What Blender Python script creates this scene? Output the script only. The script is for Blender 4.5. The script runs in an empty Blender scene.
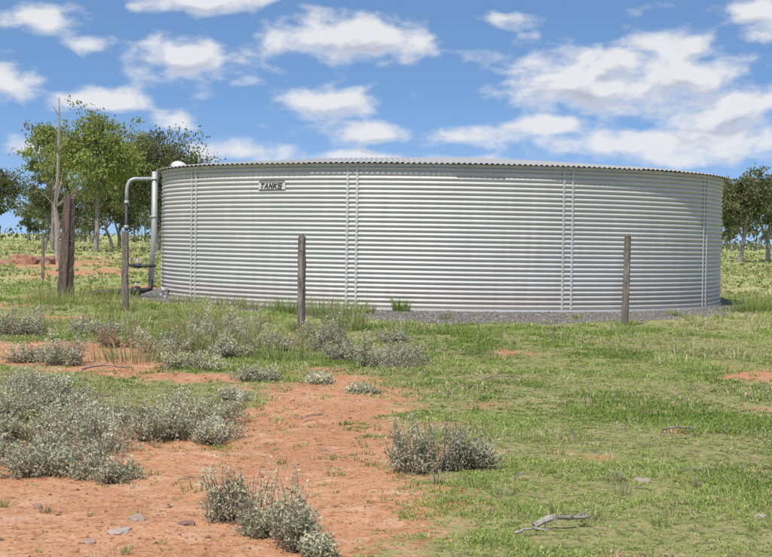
import bpy, math, numpy as np
from mathutils import Matrix, Vector, Euler
rng = np.random.default_rng(7)
scene = bpy.context.scene
COL = scene.collection

# ------------------------------------------------------------------ noise
TAB = np.random.default_rng(3).random((256, 256))
def vnoise(x, y):
    xi = np.floor(x).astype(int); yi = np.floor(y).astype(int)
    fx = x - xi; fy = y - yi
    fx = fx*fx*(3-2*fx); fy = fy*fy*(3-2*fy)
    a = TAB[xi % 256, yi % 256]; b = TAB[(xi+1) % 256, yi % 256]
    c = TAB[xi % 256, (yi+1) % 256]; d = TAB[(xi+1) % 256, (yi+1) % 256]
    return (a*(1-fx)+b*fx)*(1-fy)+(c*(1-fx)+d*fx)*fy
def fbm(x, y, o=4, seed=0):
    x = np.asarray(x, float)+seed*17.3; y = np.asarray(y, float)+seed*9.7
    s = 0; a = 1; t = 0
    for i in range(o):
        s = s + a*vnoise(x*2**i+i*31.7, y*2**i+i*11.3); t += a; a *= .5
    return s/t
def sstep(e0, e1, x):
    t = np.clip((x-e0)/(e1-e0), 0, 1); return t*t*(3-2*t)

# ------------------------------------------------------------------ layout (metres)
TC = np.array([1.05, 29.7]); TR = 5.44; TH = 2.37
DIRT = [
 [(0.08,1),(.08,5.4),(.08,6.15),(.18,7.5),(.12,8.6),(.16,10.8),(.05,12.6),(-.49,13.2),(-.95,12.0),(-1.05,10.6),(-1.3,9.4),(-1.6,8.6),(-2.2,8.9),(-5,9.0),(-6,1)],
 [(-5.5,13.2),(-3.4,13.0),(-2.5,12.4),(-1.9,12.4),(-2.1,14.2),(-2.4,15.7),(-3.2,15.7),(-3.9,15.6),(-5.5,16.2)],
]
# (x, y, rx, ry, strength)
DSPOT = [(-1.45,12.1,.75,.35,1.2),(-6.0,27.5,.9,1.0,1.3),(-6.6,24,.8,.8,1.2),(-5.6,33,.8,2,1.2),(3.45,12.8,.5,1.1,1.3),(2.65,10.3,.25,.4,.6),(1.2,8.0,.3,.35,.45),(1.45,7.4,.2,.2,.4),
         (1.34,15.6,.4,.5,.7),(.35,9.4,.3,.4,.7),(.7,10.4,.3,.4,.4),(2.0,6.2,.25,.2,.4),(-1.2,17.5,.3,.6,.6),(2.2,13.2,.3,.35,.35),(-13,57,3,7,1.3),(-9,45,1.5,5,1.2),(-16,75,4,6,1.2),
         (8.6,33,.8,1.5,.8),(-2.6,19.5,.4,.9,.7),(1.75,9.1,.22,.2,.4),(-4.6,20.5,.9,.7,1.0)]
PAD = [(-5.3,28.5),(-4.43,26.3),(-3.1,24.9),(-1.7,23.0),(-.5,21.3),(.85,20.6),(2.4,20.9),(3.85,22.2),(5.7,24.4),(6.9,27),(7.4,31),(6,35.5),(1,37),(-4,35),(-5.5,31)]
def poly_sd(x, y, P):
    P = np.array(P, float); n = len(P)
    d = np.full(x.shape, 1e9); inside = np.zeros(x.shape, bool)
    for i in range(n):
        a = P[i]; b = P[(i+1) % n]; e = b-a
        t = np.clip(((x-a[0])*e[0]+(y-a[1])*e[1])/(e@e), 0, 1)
        dd = np.hypot(x-a[0]-t*e[0], y-a[1]-t*e[1]); d = np.minimum(d, dd)
        c = ((a[1] > y) != (b[1] > y)) & (x < (b[0]-a[0])*(y-a[1])/((b[1]-a[1])+1e-12)+a[0])
        inside ^= c
    return np.where(inside, d, -d)
def dirt_mask(x, y):
    m = np.full(x.shape, -9.0)
    for P in DIRT: m = np.maximum(m, poly_sd(x, y, P)/.38)
    for (cx, cy, rx, ry, st) in DSPOT:
        m = np.maximum(m, np.maximum(-1.3, (1-np.hypot((x-cx)/rx, (y-cy)/ry))*1.3)-(1.3-st)*.8)
    m = np.clip(m, -1.15, 1.5)
    m = m + (fbm(x*1.7, y*1.2, 5, 2)-.5)*2.9 + (fbm(x*7, y*5, 3, 14)-.5)*1.2
    g = (fbm(x*.35, y*.25, 4, 5)-.66)*7
    far = (np.abs(x) > .3*y+1.5)
    m = np.where(far, np.maximum(m, g), m)
    return np.clip(m*.42+.5, 0, 1)
def pad_mask(x, y):
    return np.clip(poly_sd(x, y, PAD)/.5+(fbm(x*2, y*2, 3, 8)-.5)*1.7+.45, 0, 1)
def height(x, y):
    r = np.hypot(x-TC[0], y-TC[1])
    k = sstep(5.6, 9.5, r)
    h = (fbm(x*.55, y*.45, 2, 4)-.5)*.07*k + (fbm(x*3, y*3, 3, 6)-.5)*.035*np.maximum(k, .25)
    h = h + (fbm(x*.02, y*.02, 2, 9)-.5)*.8*sstep(60, 160, np.hypot(x, y))
    return h - (1-k)*.004
# ------------------------------------------------------------------ mesh helper
def make_mesh(name, V, F, mats=(), mi=None, col=None, smooth=False, attrs=None, parent=None):
    V = np.asarray(V, np.float32); F = np.asarray(F, np.int32); k = F.shape[1]
    me = bpy.data.meshes.new(name)
    me.vertices.add(len(V)); me.vertices.foreach_set("co", V.ravel())
    me.loops.add(F.size); me.loops.foreach_set("vertex_index", F.ravel())
    me.polygons.add(len(F)); me.polygons.foreach_set("loop_start", np.arange(0, F.size, k, dtype=np.int32))
    if mi is not None: me.polygons.foreach_set("material_index", np.asarray(mi, np.int32))
    me.polygons.foreach_set("use_smooth", np.full(len(F), smooth))
    me.update(calc_edges=True)
    if col is not None:
        a = me.color_attributes.new("Col", 'FLOAT_COLOR', 'POINT')
        a.data.foreach_set("color", np.c_[col, np.ones(len(col))].astype(np.float32).ravel())
    for nme, v in (attrs or {}).items():
        a = me.attributes.new(nme, 'FLOAT', 'POINT'); a.data.foreach_set("value", np.asarray(v, np.float32).ravel())
    for m in mats: me.materials.append(m)
    ob = bpy.data.objects.new(name, me); COL.objects.link(ob)
    if parent: ob.parent = parent
    return ob
class Acc:
    def __init__(s): s.V=[]; s.F=[]; s.M=[]; s.C=[]; s.n=0
    def add(s, V, F, m=0, c=(1,1,1)):
        V = np.asarray(V, float); F = np.asarray(F, int)
        if F.shape[1] == 4: F = np.r_[F[:, [0,1,2]], F[:, [0,2,3]]]
        s.V.append(V); s.F.append(F+s.n); s.M.append(np.full(len(F), m))
        c = np.asarray(c, float)
        s.C.append(np.tile(c, (len(V), 1)) if c.ndim == 1 else c); s.n += len(V)
    def build(s, name, mats, smooth=False, parent=None):
        return make_mesh(name, np.concatenate(s.V), np.concatenate(s.F), mats, np.concatenate(s.M), np.concatenate(s.C), smooth, None, parent)
def tube(path, rad, sides=7, cap=True, rough=0):
    P = np.asarray(path, float); R = np.broadcast_to(np.asarray(rad, float), (len(P),))
    T = np.gradient(P, axis=0); T /= np.linalg.norm(T, axis=1)[:, None]+1e-9
    ref = np.array([.31, .95, .05]) if abs(T[0][2]) > .7 else np.array([0, 0, 1.])
    V = []
    for i in range(len(P)):
        u = np.cross(T[i], ref); u /= np.linalg.norm(u)+1e-9; w = np.cross(T[i], u)
        a = np.arange(sides)/sides*2*np.pi
        rr = R[i]*(1+rough*(rng.random(sides)-.5)) if rough else np.full(sides, R[i])
        V.append(P[i]+np.cos(a)[:, None]*u*rr[:, None]+np.sin(a)[:, None]*w*rr[:, None])
    V = np.concatenate(V); F = []
    for i in range(len(P)-1):
        for j in range(sides):
            k = (j+1) % sides
            F.append((i*sides+j, i*sides+k, (i+1)*sides+k, (i+1)*sides+j))
    F = np.array(F); F = np.r_[F[:, [0,1,2]], F[:, [0,2,3]]]
    if cap:
        n = len(V); V = np.r_[V, [P[0]], [P[-1]]]; e = []
        L = (len(P)-1)*sides
        for j in range(sides):
            k = (j+1) % sides
            e += [(n, k, j), (n+1, L+j, L+k)]
        F = np.r_[F, e]
    return V, F
def boxg(c, s, R=None):
    c = np.array(c, float); s = np.array(s, float)/2
    V = np.array([(x, y, z) for x in (-1,1) for y in (-1,1) for z in (-1,1)], float)*s
    if R is not None: V = V@np.array(R).T
    return V+c, np.array([(0,1,3,2),(4,6,7,5),(0,4,5,1),(2,3,7,6),(0,2,6,4),(1,5,7,3)])

# ------------------------------------------------------------------ materials
def newmat(name):
    m = bpy.data.materials.new(name); m.use_nodes = True
    nt = m.node_tree; return m, nt, nt.nodes, nt.links, nt.nodes["Principled BSDF"]
def N(nt, typ, **kw):
    n = nt.nodes.new(typ)
    for k, v in kw.items():
        if k.startswith('i_'):
            key = k[2:]; n.inputs[int(key) if key.isdigit() else key].default_value = v
        else: setattr(n, k, v)
    return n
def math_(nt, op, a, b=None, c=None, clamp=False):
    n = nt.nodes.new("ShaderNodeMath"); n.operation = op; n.use_clamp = clamp
    for i, v in enumerate((a, b, c)):
        if v is None: continue
        if isinstance(v, (int, float)): n.inputs[i].default_value = v
        else: nt.links.new(v, n.inputs[i])
    return n.outputs[0]
def mix_(nt, f, a, b, blend='MIX'):
    n = nt.nodes.new("ShaderNodeMix"); n.data_type = 'RGBA'; n.blend_type = blend
    for s, v in ((n.inputs[0], f), (n.inputs[6], a), (n.inputs[7], b)):
        if isinstance(v, (int, float)): s.default_value = v
        elif isinstance(v, tuple): s.default_value = (*v, 1) if len(v) == 3 else v
        else: nt.links.new(v, s)
    return n.outputs[2]
def smooth_(nt, v, lo, hi):
    n = nt.nodes.new("ShaderNodeMapRange"); n.interpolation_type = 'SMOOTHSTEP'
    nt.links.new(v, n.inputs[0]); n.inputs[1].default_value = lo; n.inputs[2].default_value = hi
    return n.outputs[0]
def noise_(nt, vec, scale, detail=4, rough=.55, dist=0):
    n = nt.nodes.new("ShaderNodeTexNoise"); n.inputs["Scale"].default_value = scale
    n.inputs["Detail"].default_value = detail; n.inputs["Roughness"].default_value = rough; n.inputs["Distortion"].default_value = dist
    if vec is not None: nt.links.new(vec, n.inputs["Vector"])
    return n.outputs[0]
def noise2_(nt, vec, scale, detail=4, rough=.55, dist=0):
    o = noise_(nt, vec, scale, detail, rough, dist); o.node.noise_dimensions = '2D'; return o
def mapped(nt, vec, sc):
    n = nt.nodes.new("ShaderNodeMapping"); n.inputs["Scale"].default_value = sc; nt.links.new(vec, n.inputs[0]); return n.outputs[0]

def foliage_mat(name, trans=.3):
    m, nt, nd, lk, b = newmat(name)
    a = N(nt, "ShaderNodeAttribute", attribute_name="Col")
    nd.remove(b)
    d = nd.new("ShaderNodeBsdfDiffuse"); t = nd.new("ShaderNodeBsdfTranslucent"); mx = nd.new("ShaderNodeMixShader")
    lk.new(a.outputs[0], d.inputs[0]); lk.new(a.outputs[0], t.inputs[0]); mx.inputs[0].default_value = trans
    lk.new(d.outputs[0], mx.inputs[1]); lk.new(t.outputs[0], mx.inputs[2]); lk.new(mx.outputs[0], nd["Material Output"].inputs[0])
    return m
M_grass = foliage_mat("grass_blades", .3)
M_leaf = foliage_mat("tree_leaves", .25)
M_shrub = foliage_mat("saltbush_leaves", .25)

def bark_mat(name, c1, c2, sc=(14, 14, 1.5), s=3.0, bump=.6):
    m, nt, nd, lk, b = newmat(name)
    g = nd.new("ShaderNodeTexCoord").outputs["Object"]
    v = mapped(nt, g, sc)
    n1 = noise_(nt, v, s, 5, .65); n2 = noise_(nt, g, 3.0, 3)
    c = mix_(nt, smooth_(nt, n1, .35, .65), c1, c2)
    c = mix_(nt, smooth_(nt, n2, .4, .7), c, mix_(nt, .5, c2, tuple(x*.6 for x in c1)))
    lk.new(c, b.inputs["Base Color"]); b.inputs["Roughness"].default_value = .9
    bp = N(nt, "ShaderNodeBump", i_Strength=bump, i_Distance=.01); lk.new(n1, bp.inputs["Height"]); lk.new(bp.outputs[0], b.inputs["Normal"])
    return m
M_post = bark_mat("weathered_wood", (.10,.08,.065), (.30,.255,.21), bump=1)
M_oldpost = bark_mat("old_dark_wood", (.06,.045,.038), (.19,.135,.105), bump=1)
M_bark = bark_mat("eucalyptus_bark", (.14,.115,.095), (.36,.32,.28), (3,3,.8), 2)
M_dead = bark_mat("dead_wood", (.20,.17,.145), (.42,.38,.33), (6,6,2), 3)
M_twig = bark_mat("shrub_twigs", (.18,.13,.09), (.36,.29,.22), (6,6,2), 3)

def metal_mat(name, c, met=.4, rough=.45, streak=True, spec=.25):
    m, nt, nd, lk, b = newmat(name)
    g = nd.new("ShaderNodeTexCoord").outputs["Object"]
    n1 = noise_(nt, mapped(nt, g, (5, 5, .5)), 1.6, 5, .6)
    n2 = noise_(nt, g, .7, 4, .6)
    n3 = noise_(nt, g, 30, 2, .5)
    col = mix_(nt, smooth_(nt, n1, .35, .75), c, tuple(x*k for x, k in zip(c, (.88,.86,.82))))
    col = mix_(nt, smooth_(nt, n2, .4, .7), col, tuple(x*.9 for x in c))
    col = mix_(nt, math_(nt, 'MULTIPLY', n3, .14), col, tuple(x*.6 for x in c))
    if streak:
        z = nd.new("ShaderNodeSeparateXYZ"); lk.new(g, z.inputs[0])
        f = smooth_(nt, math_(nt, 'SUBTRACT', .40, math_(nt, 'ADD', z.outputs[2], math_(nt, 'MULTIPLY', n1, -.3))), 0, .5)
        col = mix_(nt, math_(nt, 'MULTIPLY', f, .4), col, (.46,.37,.29))
        # uneven darker tone painted into the valleys of the corrugation, for stronger banding
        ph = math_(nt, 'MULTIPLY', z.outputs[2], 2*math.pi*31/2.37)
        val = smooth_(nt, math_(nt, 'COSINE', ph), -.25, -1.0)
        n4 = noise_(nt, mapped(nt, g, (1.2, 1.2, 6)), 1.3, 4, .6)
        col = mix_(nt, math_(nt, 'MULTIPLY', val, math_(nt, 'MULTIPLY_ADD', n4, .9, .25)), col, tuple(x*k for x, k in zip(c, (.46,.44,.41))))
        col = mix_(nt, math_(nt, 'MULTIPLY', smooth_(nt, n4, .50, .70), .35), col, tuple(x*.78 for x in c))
    lk.new(col, b.inputs["Base Color"]); b.inputs["Metallic"].default_value = met
    rr = math_(nt, 'MULTIPLY_ADD', n2, .2, rough-.1); lk.new(rr, b.inputs["Roughness"])
    b.inputs["Specular IOR Level"].default_value = spec
    return m
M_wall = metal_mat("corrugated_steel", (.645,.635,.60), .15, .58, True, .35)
M_roof = metal_mat("roof_steel", (.46,.45,.43), .1, .6, False)
M_strap = metal_mat("galvanised_strap", (.65,.64,.61), .12, .55, False)
M_galv = metal_mat("galvanised_pipe", (.48,.49,.48), .3, .5, False)
def plain(name, c, rough=.6, met=0):
    m, nt, nd, lk, b = newmat(name)
    g = nd.new("ShaderNodeTexCoord").outputs["Object"]
    n = noise_(nt, g, 12, 4)
    lk.new(mix_(nt, n, tuple(x*.8 for x in c), tuple(min(1, x*1.15) for x in c)), b.inputs["Base Color"])
    b.inputs["Roughness"].default_value = rough; b.inputs["Metallic"].default_value = met
    return m
M_poly = plain("black_poly_pipe", (.035,.035,.038), .5)
M_black = plain("black_print", (.035,.035,.037), .6)
M_white = plain("white_plate", (.62,.62,.59), .5)
def stone_mat():
    m, nt, nd, lk, b = newmat("stone")
    a = N(nt, "ShaderNodeAttribute", attribute_name="Col"); g = nd.new("ShaderNodeTexCoord").outputs["Object"]
    n = noise_(nt, g, 60, 4)
    lk.new(mix_(nt, .5, a.outputs[0], mix_(nt, n, (.3,.3,.3), (1,1,1)), 'MULTIPLY'), b.inputs["Base Color"]); b.inputs["Roughness"].default_value = .95
    return m
M_stone = stone_mat()

# ground
mg, nt, nd, lk, b = newmat("paddock_ground")
g = nd.new("ShaderNodeTexCoord").outputs["Object"]
ad = N(nt, "ShaderNodeAttribute", attribute_name="dirt").outputs["Fac"]
ag = N(nt, "ShaderNodeAttribute", attribute_name="gravel").outputs["Fac"]
af = N(nt, "ShaderNodeAttribute", attribute_name="far").outputs["Fac"]
nA = noise2_(nt, g, 5, 5, .65); nB = noise2_(nt, g, 1.1, 4, .6); nC = noise2_(nt, g, 45, 4, .7); nD = noise2_(nt, g, 16, 4, .6)
soil = mix_(nt, smooth_(nt, nB, .32, .68), (.56,.285,.145), (.46,.205,.095))
soil = mix_(nt, smooth_(nt, nC, .40, .75), soil, (.64,.37,.22))
soil = mix_(nt, smooth_(nt, nD, .50, .75), soil, (.34,.15,.075))
soil = mix_(nt, math_(nt, 'MULTIPLY', smooth_(nt, nA, .52, .7), .6), soil, (.68,.43,.28))
vor = N(nt, "ShaderNodeTexVoronoi", i_Scale=55.0, voronoi_dimensions='2D'); lk.new(g, vor.inputs["Vector"])
sp = nd.new("ShaderNodeSeparateColor"); lk.new(vor.outputs["Color"], sp.inputs[0])
soil = mix_(nt, math_(nt, 'MULTIPLY', smooth_(nt, sp.outputs[0], .86, .9), smooth_(nt, vor.outputs["Distance"], .4, .3)), soil, (.26,.12,.075))
gr = mix_(nt, smooth_(nt, nA, .35, .65), (.19,.225,.07), (.29,.29,.115))
gr = mix_(nt, smooth_(nt, nC, .44, .66), gr, (.44,.32,.17))
gr = mix_(nt, smooth_(nt, nD, .50, .70), gr, (.11,.14,.04))
fm = noise2_(nt, mapped(nt, g, (.25, .08, 1)), 1, 5, .6)
farc = mix_(nt, smooth_(nt, fm, .38, .62), (.30,.35,.12), (.43,.42,.18))
gr = mix_(nt, af, gr, farc)
dm = smooth_(nt, math_(nt, 'ADD', ad, math_(nt, 'MULTIPLY_ADD', nD, .7, -.35)), .34, .66)
c = mix_(nt, dm, gr, soil)
gm = smooth_(nt, math_(nt, 'ADD', ag, math_(nt, 'MULTIPLY_ADD', nD, .5, -.25)), .4, .6)
c = mix_(nt, gm, c, mix_(nt, sp.outputs[1], (.10,.092,.083), (.28,.26,.235)))
lk.new(c, b.inputs["Base Color"]); b.inputs["Roughness"].default_value = 1; b.inputs["Specular IOR Level"].default_value = .1
hh = math_(nt, 'ADD', math_(nt, 'MULTIPLY', nD, .6), math_(nt, 'MULTIPLY', nC, .4))
bp = N(nt, "ShaderNodeBump", i_Strength=.8, i_Distance=.03); lk.new(hh, bp.inputs["Height"]); lk.new(bp.outputs[0], b.inputs["Normal"])

# ------------------------------------------------------------------ ground
ys = list(np.linspace(-60, 2, 40)); y = 2.0
while y < 60: y += max(.02, .0065*y); ys.append(y)
while y < 4000: y *= 1.07; ys.append(y)
xs = list(np.arange(-13, 13.01, .055)); x = 13.0; e = []
st = .06
while x < 4000: st *= 1.12; x += st; e.append(x)
xs = np.array([-q for q in e[::-1]]+xs+e); ys = np.array(ys)
X, Y = np.meshgrid(xs, ys); nx, ny = len(xs), len(ys)
Z = height(X, Y)
idx = np.arange(nx*ny).reshape(ny, nx)
F = np.stack([idx[:-1,:-1], idx[:-1,1:], idx[1:,1:], idx[1:,:-1]], -1).reshape(-1, 4)
make_mesh("ground", np.stack([X, Y, Z], -1).reshape(-1, 3), F, [mg], smooth=True,
          attrs=dict(dirt=dirt_mask(X, Y), gravel=pad_mask(X, Y), far=sstep(15, 34, Y)+0*X))

# ------------------------------------------------------------------ grass
def blades(P, h, w, az, lean, col):
    n = len(P); d = np.c_[np.cos(az), np.sin(az), np.zeros(n)]
    fa = rng.random(n)*np.pi; s = np.c_[np.cos(fa), np.sin(fa), np.zeros(n)]
    up = np.array([0, 0, 1.])
    mid = P+d*(h*lean*.35)[:, None]+up*(h*.6)[:, None]
    tip = P+d*(h*lean)[:, None]+up*(h*np.clip(1-lean**2*.55, .2, 1))[:, None]
    V = np.stack([P-s*w[:, None]/2, P+s*w[:, None]/2, mid+s*w[:, None]*.45, mid-s*w[:, None]*.45, tip], 1)
    i = np.arange(n)[:, None]*5
    F = np.concatenate([i+np.array([[0,1,2]]), i+np.array([[0,2,3]]), i+np.array([[3,2,4]])])
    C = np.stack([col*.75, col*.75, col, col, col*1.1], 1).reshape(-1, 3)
    return V.reshape(-1, 3), F, C
def in_tank(x, y): return np.hypot(x-TC[0], y-TC[1]) < TR+.06
GREEN = np.array([.215,.300,.070]); LIGHT = np.array([.36,.43,.13]); STRAW = np.array([.54,.46,.28])
def grass_layer(n, y0, y1, hm, wm, per, straw, p=1.0, halfk=.36, flat=.25):
    u = rng.random(n); yy = (y0**p+u*(y1**p-y0**p))**(1/p)
    xx = (rng.random(n)*2-1)*(halfk*yy+1.0)
    d = dirt_mask(xx, yy); gq = pad_mask(xx, yy)
    cl = fbm(xx*2.2, yy*1.8, 4, 12)
    keep = (rng.random(n) < np.clip(1.25-d*1.60, .03, 1)) & (rng.random(n) < np.clip(1-gq*1.15, .02, 1)) & ~in_tank(xx, yy)
    keep &= rng.random(n) < sstep(.32, .56, cl)*.7+.32
    xx, yy, cl = xx[keep], yy[keep], cl[keep]; m = len(xx)
    tone = fbm(xx*.8, yy*.6, 4, 21); t2 = rng.random(m)
    ft = sstep(.35, .65, tone)[:, None]
    tc = GREEN*(1-ft)+LIGHT*ft
    isS = (rng.random(m) < straw*(.3+1.6*sstep(.42, .62, fbm(xx*.9, yy*.7, 3, 33))))[:, None]
    tc = np.where(isS, STRAW, tc)*(.75+.6*t2)[:, None]
    hs = hm*(.45+.9*rng.random(m))*(.6+.8*sstep(.4, .7, cl))
    k = np.repeat(np.arange(m), per); nn = len(k)
    r = hs[k]*1.1*np.sqrt(rng.random(nn)); a = rng.random(nn)*2*np.pi
    px = xx[k]+r*np.cos(a); py = yy[k]+r*np.sin(a)
    P = np.c_[px, py, height(px, py)-.002]
    h = hs[k]*(.5+.7*rng.random(nn)); w = wm*(.6+.8*rng.random(nn))
    return blades(P, h, w, a+rng.normal(0, .8, nn), flat+.95*rng.random(nn), tc[k]*(.75+.5*rng.random(nn))[:, None])
def merge(parts):
    V=[];F=[];C=[];n=0
    for v, f, c in parts: V.append(v); F.append(f+n); C.append(c); n += len(v)
    return np.concatenate(V), np.concatenate(F), np.concatenate(C)
parts = [grass_layer(54000, 3.6, 10, .022, .0044, 9, .17, 1.6, .32, .4),
         grass_layer(52000, 9, 20, .030, .0068, 8, .17, 1.6, .30, .35),
         grass_layer(18000, 19, 34, .050, .012, 8, .2, 1.7, .32),
         grass_layer(3000, 4, 16, .055, .004, 8, .4, 1.6, .34),
         grass_layer(1800, 14, 26, .10, .007, 12, .45, 1.6, .34)]
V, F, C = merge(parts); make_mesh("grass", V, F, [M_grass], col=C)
GREEN=np.array([.26,.31,.09]); LIGHT=np.array([.40,.42,.16]); STRAW=np.array([.54,.47,.27])
parts = [grass_layer(15000, 30, 75, .10, .04, 7, .35, 1.6, .42), grass_layer(13000, 60, 190, .18, .10, 6, .4, 1.4, .5)]
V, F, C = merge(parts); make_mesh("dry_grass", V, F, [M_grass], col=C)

def tussock(cx, cy, r, h, n, c, w=.006):
    rr = r*np.sqrt(rng.random(n)); a = rng.random(n)*2*np.pi
    px = cx+rr*np.cos(a); py = cy+rr*np.sin(a)
    P = np.c_[px, py, height(px, py)]
    return blades(P, h*(.3+.8*rng.random(n)**1.5), w*(.6+.8*rng.random(n)), a, .15+.6*rng.random(n), np.array(c)*(.6+.8*rng.random(n))[:, None])
TS = [(-1.04,18.4,.16,.20,220,(.32,.34,.13)),(.25,24.0,.14,.30,220,(.22,.30,.07)),(-.35,23.3,.18,.26,200,(.28,.32,.10)),(-.9,22.6,.45,.34,500,(.33,.36,.13)),
      (-1.5,22.9,.25,.32,300,(.24,.31,.08)),(-.5,19.0,.3,.40,360,(.33,.36,.13)),(-5.6,25.9,.5,.35,500,(.38,.40,.15)),(-4.9,26.6,.5,.28,500,(.35,.38,.13)),(-5.2,24.5,.8,.25,700,(.36,.39,.14)),
      (-3.9,22.2,.3,.25,260,(.34,.36,.14)),(6.3,25.6,.35,.36,420,(.28,.35,.10)),(6.9,26.6,.5,.45,600,(.38,.41,.16)),(7.3,25.4,.4,.3,400,(.33,.37,.12)),
      (3.36,20.9,.15,.12,150,(.25,.30,.10)),(-1.9,16.6,.5,.35,600,(.38,.38,.19)),(-1.7,15.0,.5,.25,600,(.33,.36,.14)),(-2.8,21,.7,.22,600,(.34,.38,.12)),(-2.0,20,.7,.2,600,(.32,.37,.11)),
      (-2.2,18.3,.5,.25,500,(.34,.36,.14)),(-5.3,28.6,.5,.3,400,(.34,.38,.12)),(8.2,28,.8,.4,700,(.45,.46,.2)),(-1.3,16.0,.5,.22,500,(.36,.39,.16)),(-2.3,13.6,.4,.2,350,(.36,.36,.17)),
      (-1.0,14.2,.4,.16,350,(.32,.36,.13)),(-3.6,18.5,.9,.22,600,(.36,.39,.15)),
      (-2.6,25.1,.4,.22,300,(.36,.38,.15)),(-3.4,25.9,.35,.22,260,(.33,.37,.12)),(-2.0,24.0,.4,.2,300,(.34,.38,.13)),(5.9,25.5,.25,.2,160,(.3,.35,.11)),(.9,22.0,.12,.12,80,(.28,.33,.1)),(2.9,22.6,.1,.12,60,(.3,.34,.12)),(4.6,23.8,.12,.14,80,(.3,.34,.12))]
for i in range(34):
    yy_ = rng.uniform(4.9, 9); xx_ = rng.uniform(.25, .28*yy_+.2); TS.append((xx_, yy_, rng.uniform(.02,.07), rng.uniform(.04,.10), int(rng.uniform(20,50)), ((.42,.40,.22),(.30,.35,.12))[i%2], .0035))
for i in range(18):
    yy_ = rng.uniform(5.2, 12); xx_ = rng.uniform(-.27*yy_, .1); TS.append((xx_, yy_, rng.uniform(.02,.05), rng.uniform(.03,.07), int(rng.uniform(15,40)), ((.48,.40,.25),(.34,.36,.14))[i%2], .0035))
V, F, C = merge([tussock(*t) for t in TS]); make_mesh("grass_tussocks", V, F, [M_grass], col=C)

# ------------------------------------------------------------------ leaves
def leaf_quads(P, L, W, col, droop=0.0, upright=0.0):
    n = len(P); d = rng.normal(size=(n, 3)); d[:, 2] += -droop+upright; d /= np.linalg.norm(d, axis=1)[:, None]
    q = rng.normal(size=(n, 3)); s = np.cross(d, q); s /= np.linalg.norm(s, axis=1)[:, None]+1e-9
    L = L[:, None]; W = W[:, None]
    V = np.stack([P-d*L/2, P+s*W/2, P+d*L/2, P-s*W/2], 1).reshape(-1, 3)
    i = np.arange(n)[:, None]*4
    F = np.concatenate([i+np.array([[0,1,2]]), i+np.array([[0,2,3]])])
    return V, F, np.repeat(col, 4, 0)

def saltbush(name, cx, cy, r, h, col=(.34,.36,.27), dens=1.0, dead=.28):
    A = Acc(); z0 = float(height(np.array(cx), np.array(cy)))
    nlb = 8
    lobes = [(np.clip(rng.normal(0, .5*r), -.85*r, .85*r), np.clip(rng.normal(0, .5*r), -.85*r, .85*r), r*(.25+.4*rng.random()), h*(.4+.65*rng.random()), .8+.4*rng.random()) for _ in range(nlb)]
    nt_ = int(125*dens*max(1, r/.22)); LP=[]; LC=[]
    for i in range(nt_):
        lx, ly, lr, lh, lt = lobes[rng.integers(nlb)]
        a = rng.random()*2*np.pi; q = np.sqrt(rng.random())
        tip = np.array([cx+lx+q*lr*np.cos(a), cy+ly+q*lr*np.sin(a), z0+lh*np.sqrt(max(.03, 1-q*q))*(.55+.7*rng.random())])
        base = np.array([cx+lx*.6+rng.normal(0, .15*r), cy+ly*.6+rng.normal(0, .15*r), z0-.01])
        mid = (base+tip)/2+np.array([rng.normal(0, .03), rng.normal(0, .03), .02])
        t = np.linspace(0, 1, 5)[:, None]; path = (1-t)**2*base+2*t*(1-t)*mid+t*t*tip
        Vt, Ft = tube(path, np.linspace(.0028, .001, 5)*(1+cy*.03), 3, False); A.add(Vt, Ft, 1)
        isd = rng.random() < dead
        k = int((8 if isd else 32)); tt = .2+.85*rng.random(k)**.8; tt = tt[:, None]
        p = (1-tt)**2*base+2*tt*(1-tt)*mid+tt*tt*tip+rng.normal(0, .011*(1+cy*.03), (k, 3))
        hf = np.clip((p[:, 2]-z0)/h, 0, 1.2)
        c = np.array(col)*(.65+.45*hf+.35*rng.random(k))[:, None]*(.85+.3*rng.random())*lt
        if isd: c = c*np.array([1.1, .85, .68])
        LP.append(p); LC.append(c)
    LP = np.concatenate(LP); LC = np.clip(np.concatenate(LC), 0, .75); LP[:, 2] = np.maximum(LP[:, 2], z0+.003)
    s = (.6+.7*rng.random(len(LP)))*(1+cy*.05)
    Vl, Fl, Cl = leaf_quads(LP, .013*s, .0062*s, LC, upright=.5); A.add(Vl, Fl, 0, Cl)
    return A.build(name, [M_shrub, M_twig])
SB = [(-.58,6.05,.15,.26),(-.33,5.62,.13,.25),(-.42,5.85,.12,.18),(-.24,5.45,.07,.09),(.22,7.35,.21,.32),(.42,7.45,.13,.20),
      (-1.56,7.25,.28,.18),(-1.25,8.6,.32,.22),(-1.95,8.3,.32,.22),(-1.53,7.95,.32,.24),(-2.07,9.7,.36,.24),(-1.15,9.2,.28,.22),(-1.3,7.1,.18,.10),(-1.8,7.6,.3,.20),(-1.75,9.1,.35,.24),(-2.4,9.0,.35,.24),(-1.0,8.5,.2,.13),
      (-2.85,13.1,.30,.30),(-3.15,13.4,.2,.2),(-4.25,16.9,.38,.32),(-4.6,17.4,.4,.3),(-1.66,12.8,.26,.20),(-1.85,15.9,.38,.38),(-2.1,14.5,.3,.26),(-1.45,14.2,.3,.24),
      (-.55,15.3,.26,.42),(-.02,13.8,.34,.26),(-.3,14.3,.26,.28),(.25,14.3,.22,.18),(-1.05,12.1,.2,.12),(-.5,11.9,.16,.09),(-1.2,15.3,.3,.22),(-1.6,17.4,.35,.34),(-.75,17.2,.3,.26),(-3.4,17.5,.35,.2),(.1,16.5,.25,.16),
      (-1.1,10.6,.16,.08),(-.15,11.2,.13,.07),(-2.6,11.0,.3,.16)]
for s in SB:
    saltbush("saltbush_shrub", *s, col=tuple(np.array((.45,.45,.305))*(.88+.2*rng.random())), dens=1.1 if s[1] < 10 else .85)
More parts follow.
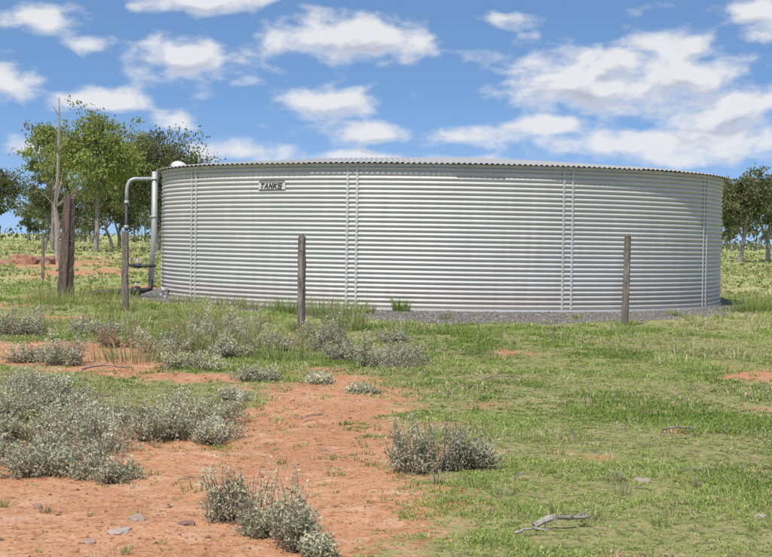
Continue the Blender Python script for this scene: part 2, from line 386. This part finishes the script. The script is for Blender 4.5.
saltbush("dead_shrub", -2.72, 15.2, .22, .32, col=(.40,.32,.22), dens=1.0, dead=.8)
saltbush("dead_shrub", .9, 5.35, .2, .05, col=(.40,.34,.22), dens=.5, dead=.8)

# ------------------------------------------------------------------ trees
def bez(a, m, b_, n=6):
    t = np.linspace(0, 1, n)[:, None]; return (1-t)**2*a+2*t*(1-t)*m+t*t*b_
def gum_tree(name, x, y, H, Wd, col, seed, bare=.38, ncl=34, nl=170, trunkr=.14, lsz=1.0):
    global rng
    keep = rng; rng = np.random.default_rng(seed)
    A = Acc(); z0 = float(height(np.array(float(x)), np.array(float(y))))
    base = np.array([x, y, z0-.05]); fork = base+np.array([rng.normal(0, .25), rng.normal(0, .25), H*bare])
    path = bez(base, (base+fork)/2+rng.normal(0, .12, 3), fork, 7)
    Vt, Ft = tube(path, np.linspace(trunkr*1.25, trunkr*.8, 7), 8, False, .15); A.add(Vt, Ft, 1)
    limbs = []
    nlmb = rng.integers(4, 6)
    for i in range(nlmb):
        a = i/nlmb*2*np.pi+rng.normal(0, .4); ro = Wd/2*(.25+.35*rng.random())
        tip = np.array([x+ro*np.cos(a), y+ro*np.sin(a), z0+H*(.66+.26*rng.random())])
        m = (fork+tip)/2+np.array([np.cos(a)*.2, np.sin(a)*.2, -.2])
        pth = bez(fork-np.array([0,0,.15*rng.random()]), m, tip, 8); limbs.append(pth)
        Vt, Ft = tube(pth, np.linspace(trunkr*.62, trunkr*.16, 8), 6, False); A.add(Vt, Ft, 1)
    LPs=[]; LCs=[]
    allp = np.concatenate(limbs)
    for i in range(ncl):
        for _ in range(30):
            q = rng.normal(size=3); q /= np.linalg.norm(q); q *= (.4+.6*rng.random())
            c0 = np.array([x+q[0]*Wd/2*.92, y+q[1]*Wd/2*.92, z0+H*(bare+.12)+(q[2]*.5+.5)*H*(1-bare-.14)])
            hz = (c0[2]-z0)/H
            if np.hypot(q[0], q[1]) < (1.1 if hz < .8 else .65): break
        j = np.argmin(np.linalg.norm(allp-c0, axis=1)+(allp[:, 2] > c0[2])*1.0)
        pth = bez(allp[j], (allp[j]+c0)/2+rng.normal(0, .12, 3), c0, 5)
        Vt, Ft = tube(pth, np.linspace(trunkr*.22, .012, 5), 4, False); A.add(Vt, Ft, 1)
        cr = Wd*(.07+.07*rng.random()); k = int(nl*(.6+.8*rng.random()))
        sc = c0+rng.normal(0, 1, (7, 3))*np.array([cr, cr, cr*.55]); w = rng.integers(0, 7, k)
        p = sc[w]+rng.normal(0, 1, (k, 3))*np.array([cr*.42, cr*.42, cr*.32])
        shade = (.65+.35*rng.random())*(.75+.5*rng.random(k))
        LPs.append(p); LCs.append(np.array(col)*shade[:, None])
    LP = np.concatenate(LPs); LC = np.concatenate(LCs); s = lsz*(.7+.6*rng.random(len(LP)))
    Vl, Fl, Cl = leaf_quads(LP, .24*s, .10*s, LC, droop=.9); A.add(Vl, Fl, 0, Cl)
    rng = keep
    return A.build(name, [M_leaf, M_bark])
YG = (.33,.37,.115); OL = (.20,.21,.095); MG = (.235,.255,.105)
TREES = [(-19.4,100,9.2,5.8,YG,11,.32,64,200,.15),(-23.2,104,9.1,4.2,YG,12,.38,38,180,.13),(-16.8,110,8.7,7.4,OL,13,.22,78,220,.16),
 (-14.6,118,7.4,5.0,MG,14,.25,38,190,.13),(-30.8,118,6.6,4.2,OL,15,.3,32,170,.12),(-27.5,128,5.9,4.6,OL,16,.3,30,170,.12),(-25.5,112,5.6,3.8,OL,30,.32,26,160,.10),(-21,118,6.8,5.4,OL,31,.2,44,200,.13),
 (22.6,96,5.9,4.6,OL,17,.28,40,210,.14),(25.4,100,5.8,4.2,OL,18,.3,34,200,.14),(24.2,112,6.2,5.2,MG,19,.25,36,200,.14),(28.5,104,6.2,5,OL,20,.3,30,180,.14),
 (-36,110,7,5,OL,21,.3,26,170,.15),(34,110,7,5,OL,22,.3,26,170,.15),(2,120,6.3,5.5,OL,23,.3,26,170,.15),(-7,135,6.5,5.5,MG,24,.3,26,170,.15),(11,125,6,5.5,OL,25,.3,26,170,.15),(-23.4,128,6.4,5,OL,26,.28,30,180,.13)]
for t in TREES: gum_tree("eucalyptus_tree", *t)

def dead_tree(x, y, H, seed, r=.05, nb=9):
    global rng
    keep = rng; rng = np.random.default_rng(seed); A = Acc(); z0 = float(height(np.array(float(x)), np.array(float(y))))
    n = 10; t = np.linspace(0, 1, n)
    P = np.c_[x+np.cumsum(rng.normal(0, .035, n))*H/6, y+0*t, z0-.05+t*H]
    Vt, Ft = tube(P, r*(1-.85*t)+.006, 6, True, .2); A.add(Vt, Ft)
    for i in range(nb):
        j = rng.integers(3, n-1); L = H*(.08+.14*rng.random())*(1.2-t[j]); a = rng.random()*2*np.pi
        tip = P[j]+np.array([np.cos(a)*L, np.sin(a)*L, L*(.9+.6*rng.random())])
        pt = bez(P[j], (P[j]+tip)/2+rng.normal(0, .06, 3), tip, 5); Vt, Ft = tube(pt, np.linspace(r*.4*(1-.6*t[j]), .006, 5), 4, False); A.add(Vt, Ft)
    ob = A.build("dead_tree", [M_dead]); rng = keep; return ob
dead_tree(-13.15, 60, 6.6, 2, .12, 16); dead_tree(21.3, 80, 3.2, 4, .07, 12); dead_tree(-26.5, 95, 4.0, 5, .08, 6); dead_tree(22.7, 84, 2.4, 6, .09, 6)

# distant tree line (one mass)
A = Acc(); LPs=[]; LCs=[]
for i in range(560):
    a = rng.uniform(-1.0, 1.0); d = rng.uniform(170, 420); x = d*np.sin(a); y = d*np.cos(a)
    H = rng.uniform(4.5, 8.0); z0 = float(height(np.array(x), np.array(y))); Wd = H*rng.uniform(.6, .9)
    Vt, Ft = tube([(x, y, z0-.2), (x+rng.normal(0,.3), y, z0+H*.35), (x+rng.normal(0,.5), y, z0+H*.8)], [.2,.13,.04], 5, False); A.add(Vt, Ft, 1)
    tone = rng.uniform(.7, 1.2)
    for c in range(11):
        q = rng.normal(size=3); q /= np.linalg.norm(q)
        c0 = np.array([x, y, z0+H*.62])+q*np.array([Wd/2, Wd/2, H*.33])*rng.uniform(.4, 1)
        k = 26; LPs.append(c0+rng.normal(0, 1, (k, 3))*np.array([.5,.5,.35])*H*.13)
        LCs.append(np.array((.19,.21,.115))*tone*rng.uniform(.7, 1.2, (k, 1)))
    if rng.random() < .8:
        k = 70; LPs.append(np.array([x+rng.normal(0,3), y, z0+.9])+rng.normal(0, 1, (k, 3))*np.array([1.9,1.2,.6])); LCs.append(np.array((.20,.215,.12))*rng.uniform(.6, 1.1, (k, 1)))
LP = np.concatenate(LPs); LC = np.concatenate(LCs); s = .7+.6*rng.random(len(LP))
Vl, Fl, Cl = leaf_quads(LP, .62*s, .34*s, LC, droop=.5); A.add(Vl, Fl, 0, Cl)
A.build("distant_tree_line", [M_leaf, M_bark])

# ------------------------------------------------------------------ water tank
tank = bpy.data.objects.new("water_tank", None); COL.objects.link(tank)
def pol(th, r, z): return np.array([TC[0]+r*np.sin(th), TC[1]-r*np.cos(th), z])
NC = 31; pitch = TH/NC; SP = 10; nz = NC*SP+1; na = 300
zz = np.linspace(0, TH, nz); rad = TR+.0130*np.cos(2*np.pi*zz/pitch)
th = np.arange(na)/na*2*np.pi
wob = .006*np.sin(th*9+.4)+.004*np.sin(th*23+1.)
R_ = rad[:, None]+wob[None]*np.sin(np.pi*zz/TH)[:, None]
V = np.stack([TC[0]+R_*np.sin(th), TC[1]-R_*np.cos(th), np.repeat(zz[:, None], na, 1)], -1).reshape(-1, 3)
idx = np.arange(nz*na).reshape(nz, na); nxt = np.roll(idx, -1, 1)
F = np.stack([idx[:-1], nxt[:-1], nxt[1:], idx[1:]], -1).reshape(-1, 4)
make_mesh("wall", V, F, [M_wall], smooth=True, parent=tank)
def ring(name, prof, mat, closed=True):
    prof = np.array(prof); m = len(prof)
    V = np.concatenate([np.stack([TC[0]+r*np.sin(th), TC[1]-r*np.cos(th), np.full(na, z)], -1) for r, z in prof])
    F = []
    for k in range(m if closed else m-1):
        a = k*na; b_ = ((k+1) % m)*na; j = np.arange(na); j2 = (j+1) % na
        F.append(np.stack([a+j, a+j2, b_+j2, b_+j], -1))
    return make_mesh(name, V, np.concatenate(F), [mat], parent=tank)
ring("top_angle", [(TR-.02, TH-.045),(TR+.016, TH-.045),(TR+.016, TH-.002),(TR+.03, TH),(TR+.03, TH+.006),(TR-.02, TH+.006)], M_strap)
ring("base_skirt", [(TR-.02, -.03),(TR+.024, -.03),(TR+.022, .028),(TR-.02, .030)], M_strap)
RR = TR+.13; cp = .09; nxr = int(2*RR/(cp/7)); xr = np.linspace(-RR+.002, RR-.002, nxr); nr = 44
V = []
tt = np.sin(np.linspace(-1, 1, nr)*np.pi/2)
for xq in xr:
    hw = math.sqrt(RR*RR-xq*xq)
    cut = .035*(TAB[int((xq+20)/.8), 5]-.5); hw2 = max(.01, hw+cut)
    yq = tt*hw2; r = np.clip(np.hypot(xq, yq)/RR, 0, 1.02)
    z = TH+.024+.34*(1-np.clip(r, 0, 1)**1.5)+.011*np.cos(2*np.pi*xq/cp)-.012*sstep(.97, 1, r)+.010*(TAB[int((xq+20)/.8), 9]-.5)
    V.append(np.c_[np.full(nr, TC[0]+xq), TC[1]+yq, z])
V = np.concatenate(V); idx = np.arange(nxr*nr).reshape(nxr, nr)
F = np.stack([idx[:-1,:-1], idx[1:,:-1], idx[1:,1:], idx[:-1,1:]], -1).reshape(-1, 4)
ro = make_mesh("roof", V, F, [M_roof], smooth=True, parent=tank)
md = ro.modifiers.new("thickness", 'SOLIDIFY'); md.thickness = .004; md.offset = 1
A = Acc(); B = Acc()
for k in range(9):
    t0 = math.radians(-55.2)+k*2*math.pi/9.5
    for off in (-.082, .082):
        tc = t0+off/TR; hw = .019/TR; r0 = TR+.0160
        pts = []
        for z in (.03, TH-.05):
            for t_, rr_ in ((tc-hw, r0-.012), (tc-hw, r0), (tc+hw, r0), (tc+hw, r0-.012)): pts.append(pol(t_, rr_, z))
        A.add(pts, [(0,1,5,4),(1,2,6,5),(2,3,7,6),(4,5,6,7)])
        zb = .055
        while zb < TH-.06:
            p0 = pol(tc, r0, zb); p1 = pol(tc, r0+.009, zb); Vt, Ft = tube([p0, p1], .010, 6); B.add(Vt, Ft); zb += pitch
A.build("joint_straps", [M_strap], parent=tank); B.build("bolts", [M_galv], parent=tank)
B = Acc()
for k in range(110):
    t_ = k/110*2*math.pi; Vt, Ft = tube([pol(t_, TR+.016, TH-.02), pol(t_, TR+.028, TH-.02)], .010, 6); B.add(Vt, Ft)
B.build("rim_screws", [M_galv], parent=tank)
# maker's sign: small stencilled black label that follows the wall
A = Acc(); tS = math.radians(-33.2); rS = TR+.018
def patch(u0, u1, v0, v1, r, m, sl=0.0, n=5):
    Vp = []
    for i in range(n):
        u = u0+(u1-u0)*i/(n-1)
        Vp += [pol(tS+u/TR, r, v0), pol(tS+(u+sl)/TR, r, v1)]
    A.add(Vp, [(2*i, 2*i+2, 2*i+3, 2*i+1) for i in range(n-1)], m)
patch(-.28, .28, 1.93, 2.105, rS, 0)
patch(-.27, .27, 2.062, 2.102, rS+.002, 1)
patch(-.27, .27, 2.074, 2.084, rS+.004, 0)
patch(-.27, .27, 1.934, 1.950, rS+.002, 1)
def stroke(u0, v0, u1, v1, wd=.016):
    sl = .3
    a_ = np.array([u0+sl*v0, v0]); b2 = np.array([u1+sl*v1, v1]); d = b2-a_; L = np.linalg.norm(d); d /= L; nn = np.array([-d[1], d[0]])*wd/2
    q = [a_-nn-d*wd/2, b2-nn+d*wd/2, b2+nn+d*wd/2, a_+nn-d*wd/2]
    A.add([pol(tS+p[0]/TR, rS+.002, 1.968+p[1]) for p in q], [(0,1,2,3)], 1)
h_ = .074; x_ = -.235
def L_(segs):
    global x_
    for s_ in segs: stroke(x_+s_[0]*.055, s_[1]*h_, x_+s_[2]*.055, s_[3]*h_, .026)
    x_ += .092
L_([(.5,0,.5,1),(0,1,1,1)]); L_([(0,0,.5,1),(1,0,.5,1),(.25,.4,.75,.4)]); L_([(0,0,0,1),(0,1,1,0),(1,0,1,1)])
L_([(0,0,0,1),(0,.45,1,1),(.2,.5,1,0)]); L_([(1,1,0,1),(0,1,0,.5),(0,.5,1,.5),(1,.5,1,0),(1,0,0,0)])
A.build("sign", [M_white, M_black], parent=tank)
A = Acc(); hx, hy, hz = TC[0]-5.02, TC[1]-1.0, TH+.05
seg = 12; prof = [(.17,0),(.17,.05),(.15,.09),(.10,.13),(.04,.15),(0.001,.152)]
Vh = np.concatenate([[(hx+r*math.cos(k/seg*2*math.pi), hy+r*math.sin(k/seg*2*math.pi), hz+z+.35*r*math.cos(k/seg*2*math.pi)*-.6) for k in range(seg)] for r, z in prof])
Fh = [(i*seg+k, i*seg+(k+1) % seg, (i+1)*seg+(k+1) % seg, (i+1)*seg+k) for i in range(len(prof)-1) for k in range(seg)]
A.add(Vh, Fh); Vb, Fb = boxg((hx+.05, hy, hz-.01), (.36,.34,.05)); A.add(Vb, Fb)
A.build("hatch", [M_white], True, tank)

# ------------------------------------------------------------------ pipework at left of tank
A = Acc()
zt = 2.20
def arc(p, q, c, n=7):  return list(bez(np.array(p, float), np.array(c, float), np.array(q, float), n))
arch = [np.array([-4.86,28.0,1.75])]+arc((-4.86,28,1.95), (-4.70,28.02,zt), (-4.86,28,zt))+[np.array([-4.40,28.12,zt+.01]), np.array([-4.30,28.2,zt+.01])]
Vt, Ft = tube(arch, .032, 10); A.add(Vt, Ft, 0)
Vt, Ft = tube([(-4.86,28,1.78),(-4.86,28,1.0),(-4.85,28,.05)], .034, 10); A.add(Vt, Ft, 1)
for z in (1.76, 1.30, .62):
    Vt, Ft = tube([(-4.86,28,z-.03),(-4.86,28,z+.03)], .045, 10); A.add(Vt, Ft, 0)
Vt, Ft = tube([(-4.86,28,.60),(-4.7,27.9,.58),(-4.36,27.75,.58),(-4.3,27.9,.58)], .026, 8); A.add(Vt, Ft, 1)
Vt, Ft = tube([(-4.62,27.87,.58),(-4.62,27.87,.70)], .018, 8); A.add(Vt, Ft, 0)
Vb, Fb = boxg((-4.62,27.87,.70), (.16,.03,.02)); A.add(Vb, Fb, 0)
Vt, Ft = tube([(-4.69,27.89,.58),(-4.55,27.85,.58)], .045, 8); A.add(Vt, Ft, 1)
A.build("inlet_pipe", [M_galv, M_poly], True)
A = Acc()
Vt, Ft = tube([(-4.34,28.0,2.34),(-4.34,28.0,1.2),(-4.38,27.95,.32)], .055, 12); A.add(Vt, Ft, 0)
for z in (2.2, 1.5, .8, .34):
    Vb, Fb = boxg((-4.35,28.0,z), (.13,.13,.03)); A.add(Vb, Fb, 0)
Vt, Ft = tube([(-4.38,27.95,.34),(-4.38,27.9,.16),(-4.5,27.8,.12),(-5.0,27.6,.10),(-5.6,27.4,.05)], .05, 10); A.add(Vt, Ft, 1)
Vt, Ft = tube([(-4.70,27.72,.11),(-4.55,27.77,.12)], .085, 10); A.add(Vt, Ft, 1)
Vt, Ft = tube([(-4.62,27.74,.12),(-4.62,27.74,.28)], .022, 8); A.add(Vt, Ft, 0)
a = np.linspace(0, 2*np.pi, 13); Vt, Ft = tube(np.c_[-4.62+.075*np.cos(a), 27.74+.075*np.sin(a), np.full(13, .28)], .010, 6, False); A.add(Vt, Ft, 1)
Vt, Ft = tube([(-4.1,27.55,.15),(-4.0,27.9,.15)], .05, 10); A.add(Vt, Ft, 0)
A.build("outlet_pipe", [M_galv, M_poly], True)

# ------------------------------------------------------------------ posts
def wood_post(name, x, y, H, r, mat, seed, lean=(0,0), n=16, rough=.22, taper=.9):
    global rng
    keep = rng; rng = np.random.default_rng(seed)
    z0 = float(height(np.array(float(x)), np.array(float(y)))); t = np.linspace(0, 1, n)
    P = np.c_[x+lean[0]*t+np.cumsum(rng.normal(0, .003, n)), y+lean[1]*t+np.cumsum(rng.normal(0, .003, n)), z0-.1+t*(H+.1)]
    sides = 14; flute = 1+rough*(rng.random(sides)-.5); a = np.arange(sides)/sides*2*np.pi
    R = r*(1-(1-taper)*t)[:, None]*flute[None]*(1+.05*rng.normal(size=(n, sides)))
    V = np.stack([P[:, 0:1]+R*np.cos(a), P[:, 1:2]+R*np.sin(a), np.repeat(P[:, 2:3], sides, 1)], -1)
    V[-1, :, 2] += rng.normal(0, r*.3, sides)
    A = Acc(); V = V.reshape(-1, 3); i = np.arange(n-1)[:, None]*sides; j = np.arange(sides)[None]; j2 = (j+1) % sides
    F = np.stack([i+j, i+j2, i+sides+j2, i+sides+j], -1).reshape(-1, 4)
    A.add(V, F); c = V[-sides:].mean(0); Vc = np.r_[V[-sides:], [c-np.array([0,0,r*.25])]]
    A.add(Vc, [(k, (k+1) % sides, sides) for k in range(sides)])
    for zz_ in (.35, .62, .88):
        aa = np.linspace(0, 2*np.pi, 13); k_ = int(zz_*(n-1)); cx, cy = P[k_][:2]
        Vt, Ft = tube(np.c_[cx+r*1.03*taper**.5*np.cos(aa), cy+r*1.03*taper**.5*np.sin(aa), P[k_][2]+.006*np.sin(aa)], .002, 4, False); A.add(Vt, Ft, 1)
    rng = keep; return A.build(name, [mat, M_twig])
wood_post("fence_post", -1.04, 18.5, 1.17, .050, M_post, 1, (-.01, 0))
wood_post("fence_post", 3.36, 21.0, 1.27, .048, M_post, 2, (.012, 0))
wood_post("fence_post", -3.87, 22.3, 1.17, .050, M_post, 3, (-.01, 0))
wood_post("old_strainer_post", -5.58, 26.1, 1.80, .118, M_oldpost, 4, (.07, 0), 26, .6, .70)
wood_post("fence_post", -8.35, 36.5, 1.1, .04, M_post, 5); 

# ------------------------------------------------------------------ stones, gravel, sticks
OCT = np.array([(1,0,0),(-1,0,0),(0,1,0),(0,-1,0),(0,0,1),(0,0,-1)], float)
OF = np.array([(0,2,4),(2,1,4),(1,3,4),(3,0,4),(2,0,5),(1,2,5),(3,1,5),(0,3,5)])
def stones(name, x, y, s, cols):
    n = len(x); V = OCT[None]*(s[:, None, None])*(.6+.7*rng.random((n, 6, 3)))*np.array([1,1,.6])
    a = rng.random(n)*6.28; ca, sa = np.cos(a)[:, None], np.sin(a)[:, None]
    Vx = V[..., 0]*ca-V[..., 1]*sa; Vy = V[..., 0]*sa+V[..., 1]*ca
    V = np.stack([Vx+x[:, None], Vy+y[:, None], V[..., 2]+height(x, y)[:, None]+s[:, None]*.2], -1).reshape(-1, 3)
    F = (np.arange(n)[:, None, None]*6+OF[None]).reshape(-1, 3)
    return make_mesh(name, V, F, [M_stone], col=np.repeat(cols, 6, 0))
n = 60000; x = rng.uniform(-7, 9, n); y = rng.uniform(19, 36, n); k = (pad_mask(x, y) > .5+.3*(rng.random(n)-.5)) & ~in_tank(x, y) ; x, y = x[k], y[k]
stones("gravel", x, y, rng.uniform(.008, .022, len(x)), np.array([.29,.255,.215])*rng.uniform(.4, 1.5, (len(x), 1)))
n = 12000; y = rng.uniform(3.5, 16, n); x = rng.uniform(-1, 1, n)*(.36*y+.6); k = rng.random(n) < np.where(dirt_mask(x, y) > .5, .6, .12); x, y = x[k], y[k]
stones("pebbles", x, y, rng.uniform(.15, 1, len(x))**3*.012+.0015, np.array([.36,.19,.115])*rng.uniform(.4, 1.6, (len(x), 1)))
def rock(name, x, y, sx, sy, sz, c, seed):
    r2 = np.random.default_rng(seed); import bmesh
    bm = bmesh.new(); bmesh.ops.create_icosphere(bm, subdivisions=3, radius=1)
    for v in bm.verts:
        p = np.array(v.co); q = 1+.9*(float(fbm(p[0]*1.5+seed, p[1]*1.5+p[2], 3))-.5)+.12*(r2.random()-.5)
        v.co = Vector((p[0]*sx*q, p[1]*sy*q, np.clip(p[2], -.6, .75)*sz*q))
    me = bpy.data.meshes.new(name); bm.to_mesh(me); bm.free()
    a_ = me.color_attributes.new("Col", 'FLOAT_COLOR', 'POINT'); a_.data.foreach_set("color", np.tile([*c, 1], len(me.vertices)).astype(np.float32))
    me.materials.append(M_stone); o = bpy.data.objects.new(name, me); COL.objects.link(o)
    o.location = (x, y, float(height(np.array(float(x)), np.array(float(y))))+sz*.1); o.rotation_euler[2] = seed
for q in [(-1.02,5.78,.055,.04,.014,(.5,.40,.33),1),(-.99,6.0,.045,.035,.022,(.42,.30,.24),2),(-.78,5.95,.035,.022,.014,(.28,.16,.12),3),(-1.1,5.6,.03,.03,.012,(.45,.3,.22),4),
          (1.62,6.4,.03,.03,.012,(.45,.38,.32),5),(-1.45,6.3,.03,.02,.02,(.4,.25,.18),8),(1.25,7.2,.04,.02,.02,(.42,.34,.27),9),(-.7,6.9,.02,.016,.012,(.32,.17,.12),11),(-.2,6.4,.018,.014,.01,(.36,.2,.14),12)]:
    rock("flat_stone", *q)
for q in [(-13.6,56,.55,.4,.42,(.42,.22,.14),6),(-12.9,56.4,.45,.4,.3,(.36,.20,.14),7),(-14.2,55,.5,.4,.2,(.46,.24,.15),10)]:
    rock("dirt_mound", *q)
def stick(x, y, L, ang, r, seed, mat=None):
    r2 = np.random.default_rng(seed); A = Acc(); n = 9; t = np.linspace(0, 1, n); z0 = float(height(np.array(float(x)), np.array(float(y))))
    px = x+np.cos(ang)*L*(t-.5)+r2.normal(0, L*.02, n); py = y+np.sin(ang)*L*(t-.5)+r2.normal(0, L*.02, n)
    P = np.c_[px, py, z0+r+.01+.05*L*np.sin(t*5)+.12*L*t]
    Vt, Ft = tube(P, r*(1-.6*t), 7, True, .5); A.add(Vt, Ft)
    for j in (3, 5, 6):
        d = np.array([np.cos(ang+r2.choice([-.7, .8])), np.sin(ang+r2.choice([-.7,.8])), .25])*L*.25
        Vt, Ft = tube(bez(P[j], P[j]+d*.5+.01, P[j]+d, 4), [r*.4,r*.3,r*.2,r*.1], 5); A.add(Vt, Ft)
    A.build("fallen_branch", [mat or M_twig])
stick(.72,6.0,.27,.5,.014,1,M_dead); stick(.60,5.85,.16,.2,.006,9,M_dead); stick(1.78,9.0,.22,.1,.008,3); stick(.66,7.2,.12,1.1,.005,4); stick(-2.3,12.4,.4,.1,.01,5); stick(.95,12.2,.3,.1,.007,6); stick(1.55,7.5,.14,.3,.005,7); stick(-.45,9.5,.2,.9,.006,8)
stick(-.9,7.0,.12,.4,.004,10); stick(-.3,7.9,.14,2.2,.004,11)

# ------------------------------------------------------------------ sky
SUN_EL = math.radians(56); SUN_AZ = math.radians(205)   # azimuth measured from +Y towards +X
w = bpy.data.worlds.new("World"); scene.world = w; w.use_nodes = True; nt = w.node_tree; nd = nt.nodes; lk = nt.links
bg = nd["Background"]
g = nd.new("ShaderNodeTexCoord").outputs["Generated"]
sx = nd.new("ShaderNodeSeparateXYZ"); lk.new(g, sx.inputs[0]); gx, gy, gz = sx.outputs
cb = nd.new("ShaderNodeCombineXYZ"); lk.new(gx, cb.inputs[0]); lk.new(gy, cb.inputs[1])
lk.new(math_(nt, 'MULTIPLY_ADD', math_(nt, 'MAXIMUM', gz, 0.0), 1.6, .20), cb.inputs[2])
nv = N(nt, "ShaderNodeVectorMath", operation='NORMALIZE'); lk.new(cb.outputs[0], nv.inputs[0])
sky = nd.new("ShaderNodeTexSky"); sky.sky_type = 'NISHITA'; sky.sun_disc = False
sky.sun_elevation = SUN_EL; sky.sun_rotation = SUN_AZ; sky.air_density = 1.0; sky.dust_density = .4; sky.ozone_density = 2.0
lk.new(nv.outputs[0], sky.inputs["Vector"])
u = math_(nt, 'ARCTAN2', gx, gy)
rxy = math_(nt, 'SQRT', math_(nt, 'ADD', math_(nt, 'MULTIPLY', gx, gx), math_(nt, 'MULTIPLY', gy, gy)))
v = math_(nt, 'DIVIDE', gz, math_(nt, 'MAXIMUM', rxy, .02))
uv = nd.new("ShaderNodeCombineXYZ"); lk.new(u, uv.inputs[0]); lk.new(v, uv.inputs[1])
# cumulus banks (azimuth, elevation, half-width, half-height, weight), from angles measured off the photo at 1500 px/rad
CL = []
for (px, py, a, b_, wt) in [(195,4,54,14,1),(350,39,88,18,1.1),(195,62,72,22,1.0),(40,22,56,18,.75),(15,90,36,16,.95),(100,104,46,12,1),(175,121,24,9,.95),(318,100,50,18,.95),
      (362,133,70,11,.95),(620,80,128,28,1.15),(670,55,55,16,1),(500,20,55,12,.6),(758,28,40,20,1.0),(715,112,85,20,1.0),(640,148,160,17,.85),(455,138,60,14,.85),(240,152,80,11,.85),(545,126,60,12,.8),
      (380,158,170,9,.75),(60,150,80,11,.7),(90,50,30,12,.45),(765,145,60,18,.9)]:
    hz = 239+.0157*(px-386); CL.append(((px-386)/1500, (hz-py)/1500, a/1500*1.12, b_/1500*1.3, wt))
fsh = noise2_(nt, mapped(nt, uv.outputs[0], (1, 1.7, 1)), 13, 2, .5)
gen = noise2_(nt, mapped(nt, uv.outputs[0], (6, 15, 1)), 1.0, 1)
side = smooth_(nt, math_(nt, 'ABSOLUTE', u), .27, .34); hi = smooth_(nt, v, .17, .24)
gen = math_(nt, 'MULTIPLY', math_(nt, 'SUBTRACT', gen, .52), 4.0)
gen = math_(nt, 'ADD', gen, math_(nt, 'MULTIPLY', math_(nt, 'SUBTRACT', 1.0, math_(nt, 'MAXIMUM', side, hi)), -3.0))
def density(dv, det, minw):
    p = N(nt, "ShaderNodeVectorMath", operation='ADD'); lk.new(uv.outputs[0], p.inputs[0]); p.inputs[1].default_value = (0, dv, 0)
    D = None
    for (cx, cy, a, b_, wt) in CL:
        if wt < minw: continue
        m = N(nt, "ShaderNodeVectorMath", operation='MULTIPLY_ADD'); lk.new(p.outputs[0], m.inputs[0])
        m.inputs[1].default_value = (1/a, 1/b_, 0); m.inputs[2].default_value = (-cx/a, -cy/b_, 0)
        l = N(nt, "ShaderNodeVectorMath", operation='LENGTH'); lk.new(m.outputs[0], l.inputs[0])
        q = math_(nt, 'MULTIPLY_ADD', l.outputs["Value"], -1.0, wt)
        D = q if D is None else math_(nt, 'MAXIMUM', D, q)
    D = math_(nt, 'MAXIMUM', D, gen); D = math_(nt, 'MAXIMUM', D, -.45); D = math_(nt, 'MINIMUM', D, .8)
    f = noise2_(nt, mapped(nt, p.outputs[0], (1, 1.8, 1)), 34, det, .52, .15)
    t = math_(nt, 'ADD', D, math_(nt, 'MULTIPLY', math_(nt, 'SUBTRACT', f, .5), 1.9))
    return math_(nt, 'ADD', t, math_(nt, 'MULTIPLY', math_(nt, 'SUBTRACT', fsh, .5), .9))
d0 = density(0.0, 6, 0); d1 = density(.009, 2, .9)
alpha = math_(nt, 'MULTIPLY', smooth_(nt, d0, -.12, .75), .88)
sh = smooth_(nt, math_(nt, 'SUBTRACT', d1, d0), -.25, .5)
sh = math_(nt, 'MULTIPLY', sh, smooth_(nt, d0, .1, .8))
ccol = mix_(nt, sh, (8.8, 8.7, 8.7), (5.0, 5.3, 6.2))
skyc = mix_(nt, 1.0, sky.outputs[0], (1.28, 1.50, 1.64), 'MULTIPLY')
hz = smooth_(nt, v, .10, -.01)
skyc = mix_(nt, math_(nt, 'MULTIPLY', hz, .38), skyc, (4.9, 6.3, 8.6))
ccol = mix_(nt, math_(nt, 'MULTIPLY', hz, .4), ccol, (5.8, 6.5, 7.9))
fin = mix_(nt, alpha, skyc, ccol)
lk.new(fin, bg.inputs[0]); bg.inputs[1].default_value = .1
w.cycles.sampling_method = 'MANUAL'; w.cycles.sample_map_resolution = 512
s = bpy.data.lights.new("sun", 'SUN'); s.energy = 4.1; s.angle = math.radians(.5); s.color = (1, .955, .88)
so = bpy.data.objects.new("sun", s); COL.objects.link(so)
dirv = Vector((math.sin(SUN_AZ)*math.cos(SUN_EL), math.cos(SUN_AZ)*math.cos(SUN_EL), math.sin(SUN_EL)))
so.rotation_euler = dirv.to_track_quat('Z', 'Y').to_euler(); so.location = dirv*50

# ------------------------------------------------------------------ camera
cam = bpy.data.cameras.new("camera"); co = bpy.data.objects.new("camera", cam); COL.objects.link(co)
cam.sensor_width = 36; cam.lens = 1500/772*36; cam.clip_start = .1; cam.clip_end = 6000
co.matrix_world = Matrix.Translation((0, 0, 1.15)) @ Matrix.Rotation(math.radians(88.49), 4, 'X') @ Matrix.Rotation(math.radians(.9), 4, 'Z')
scene.camera = co
scene.view_settings.view_transform = 'Standard'; scene.view_settings.look = 'None'; scene.view_settings.exposure = 0
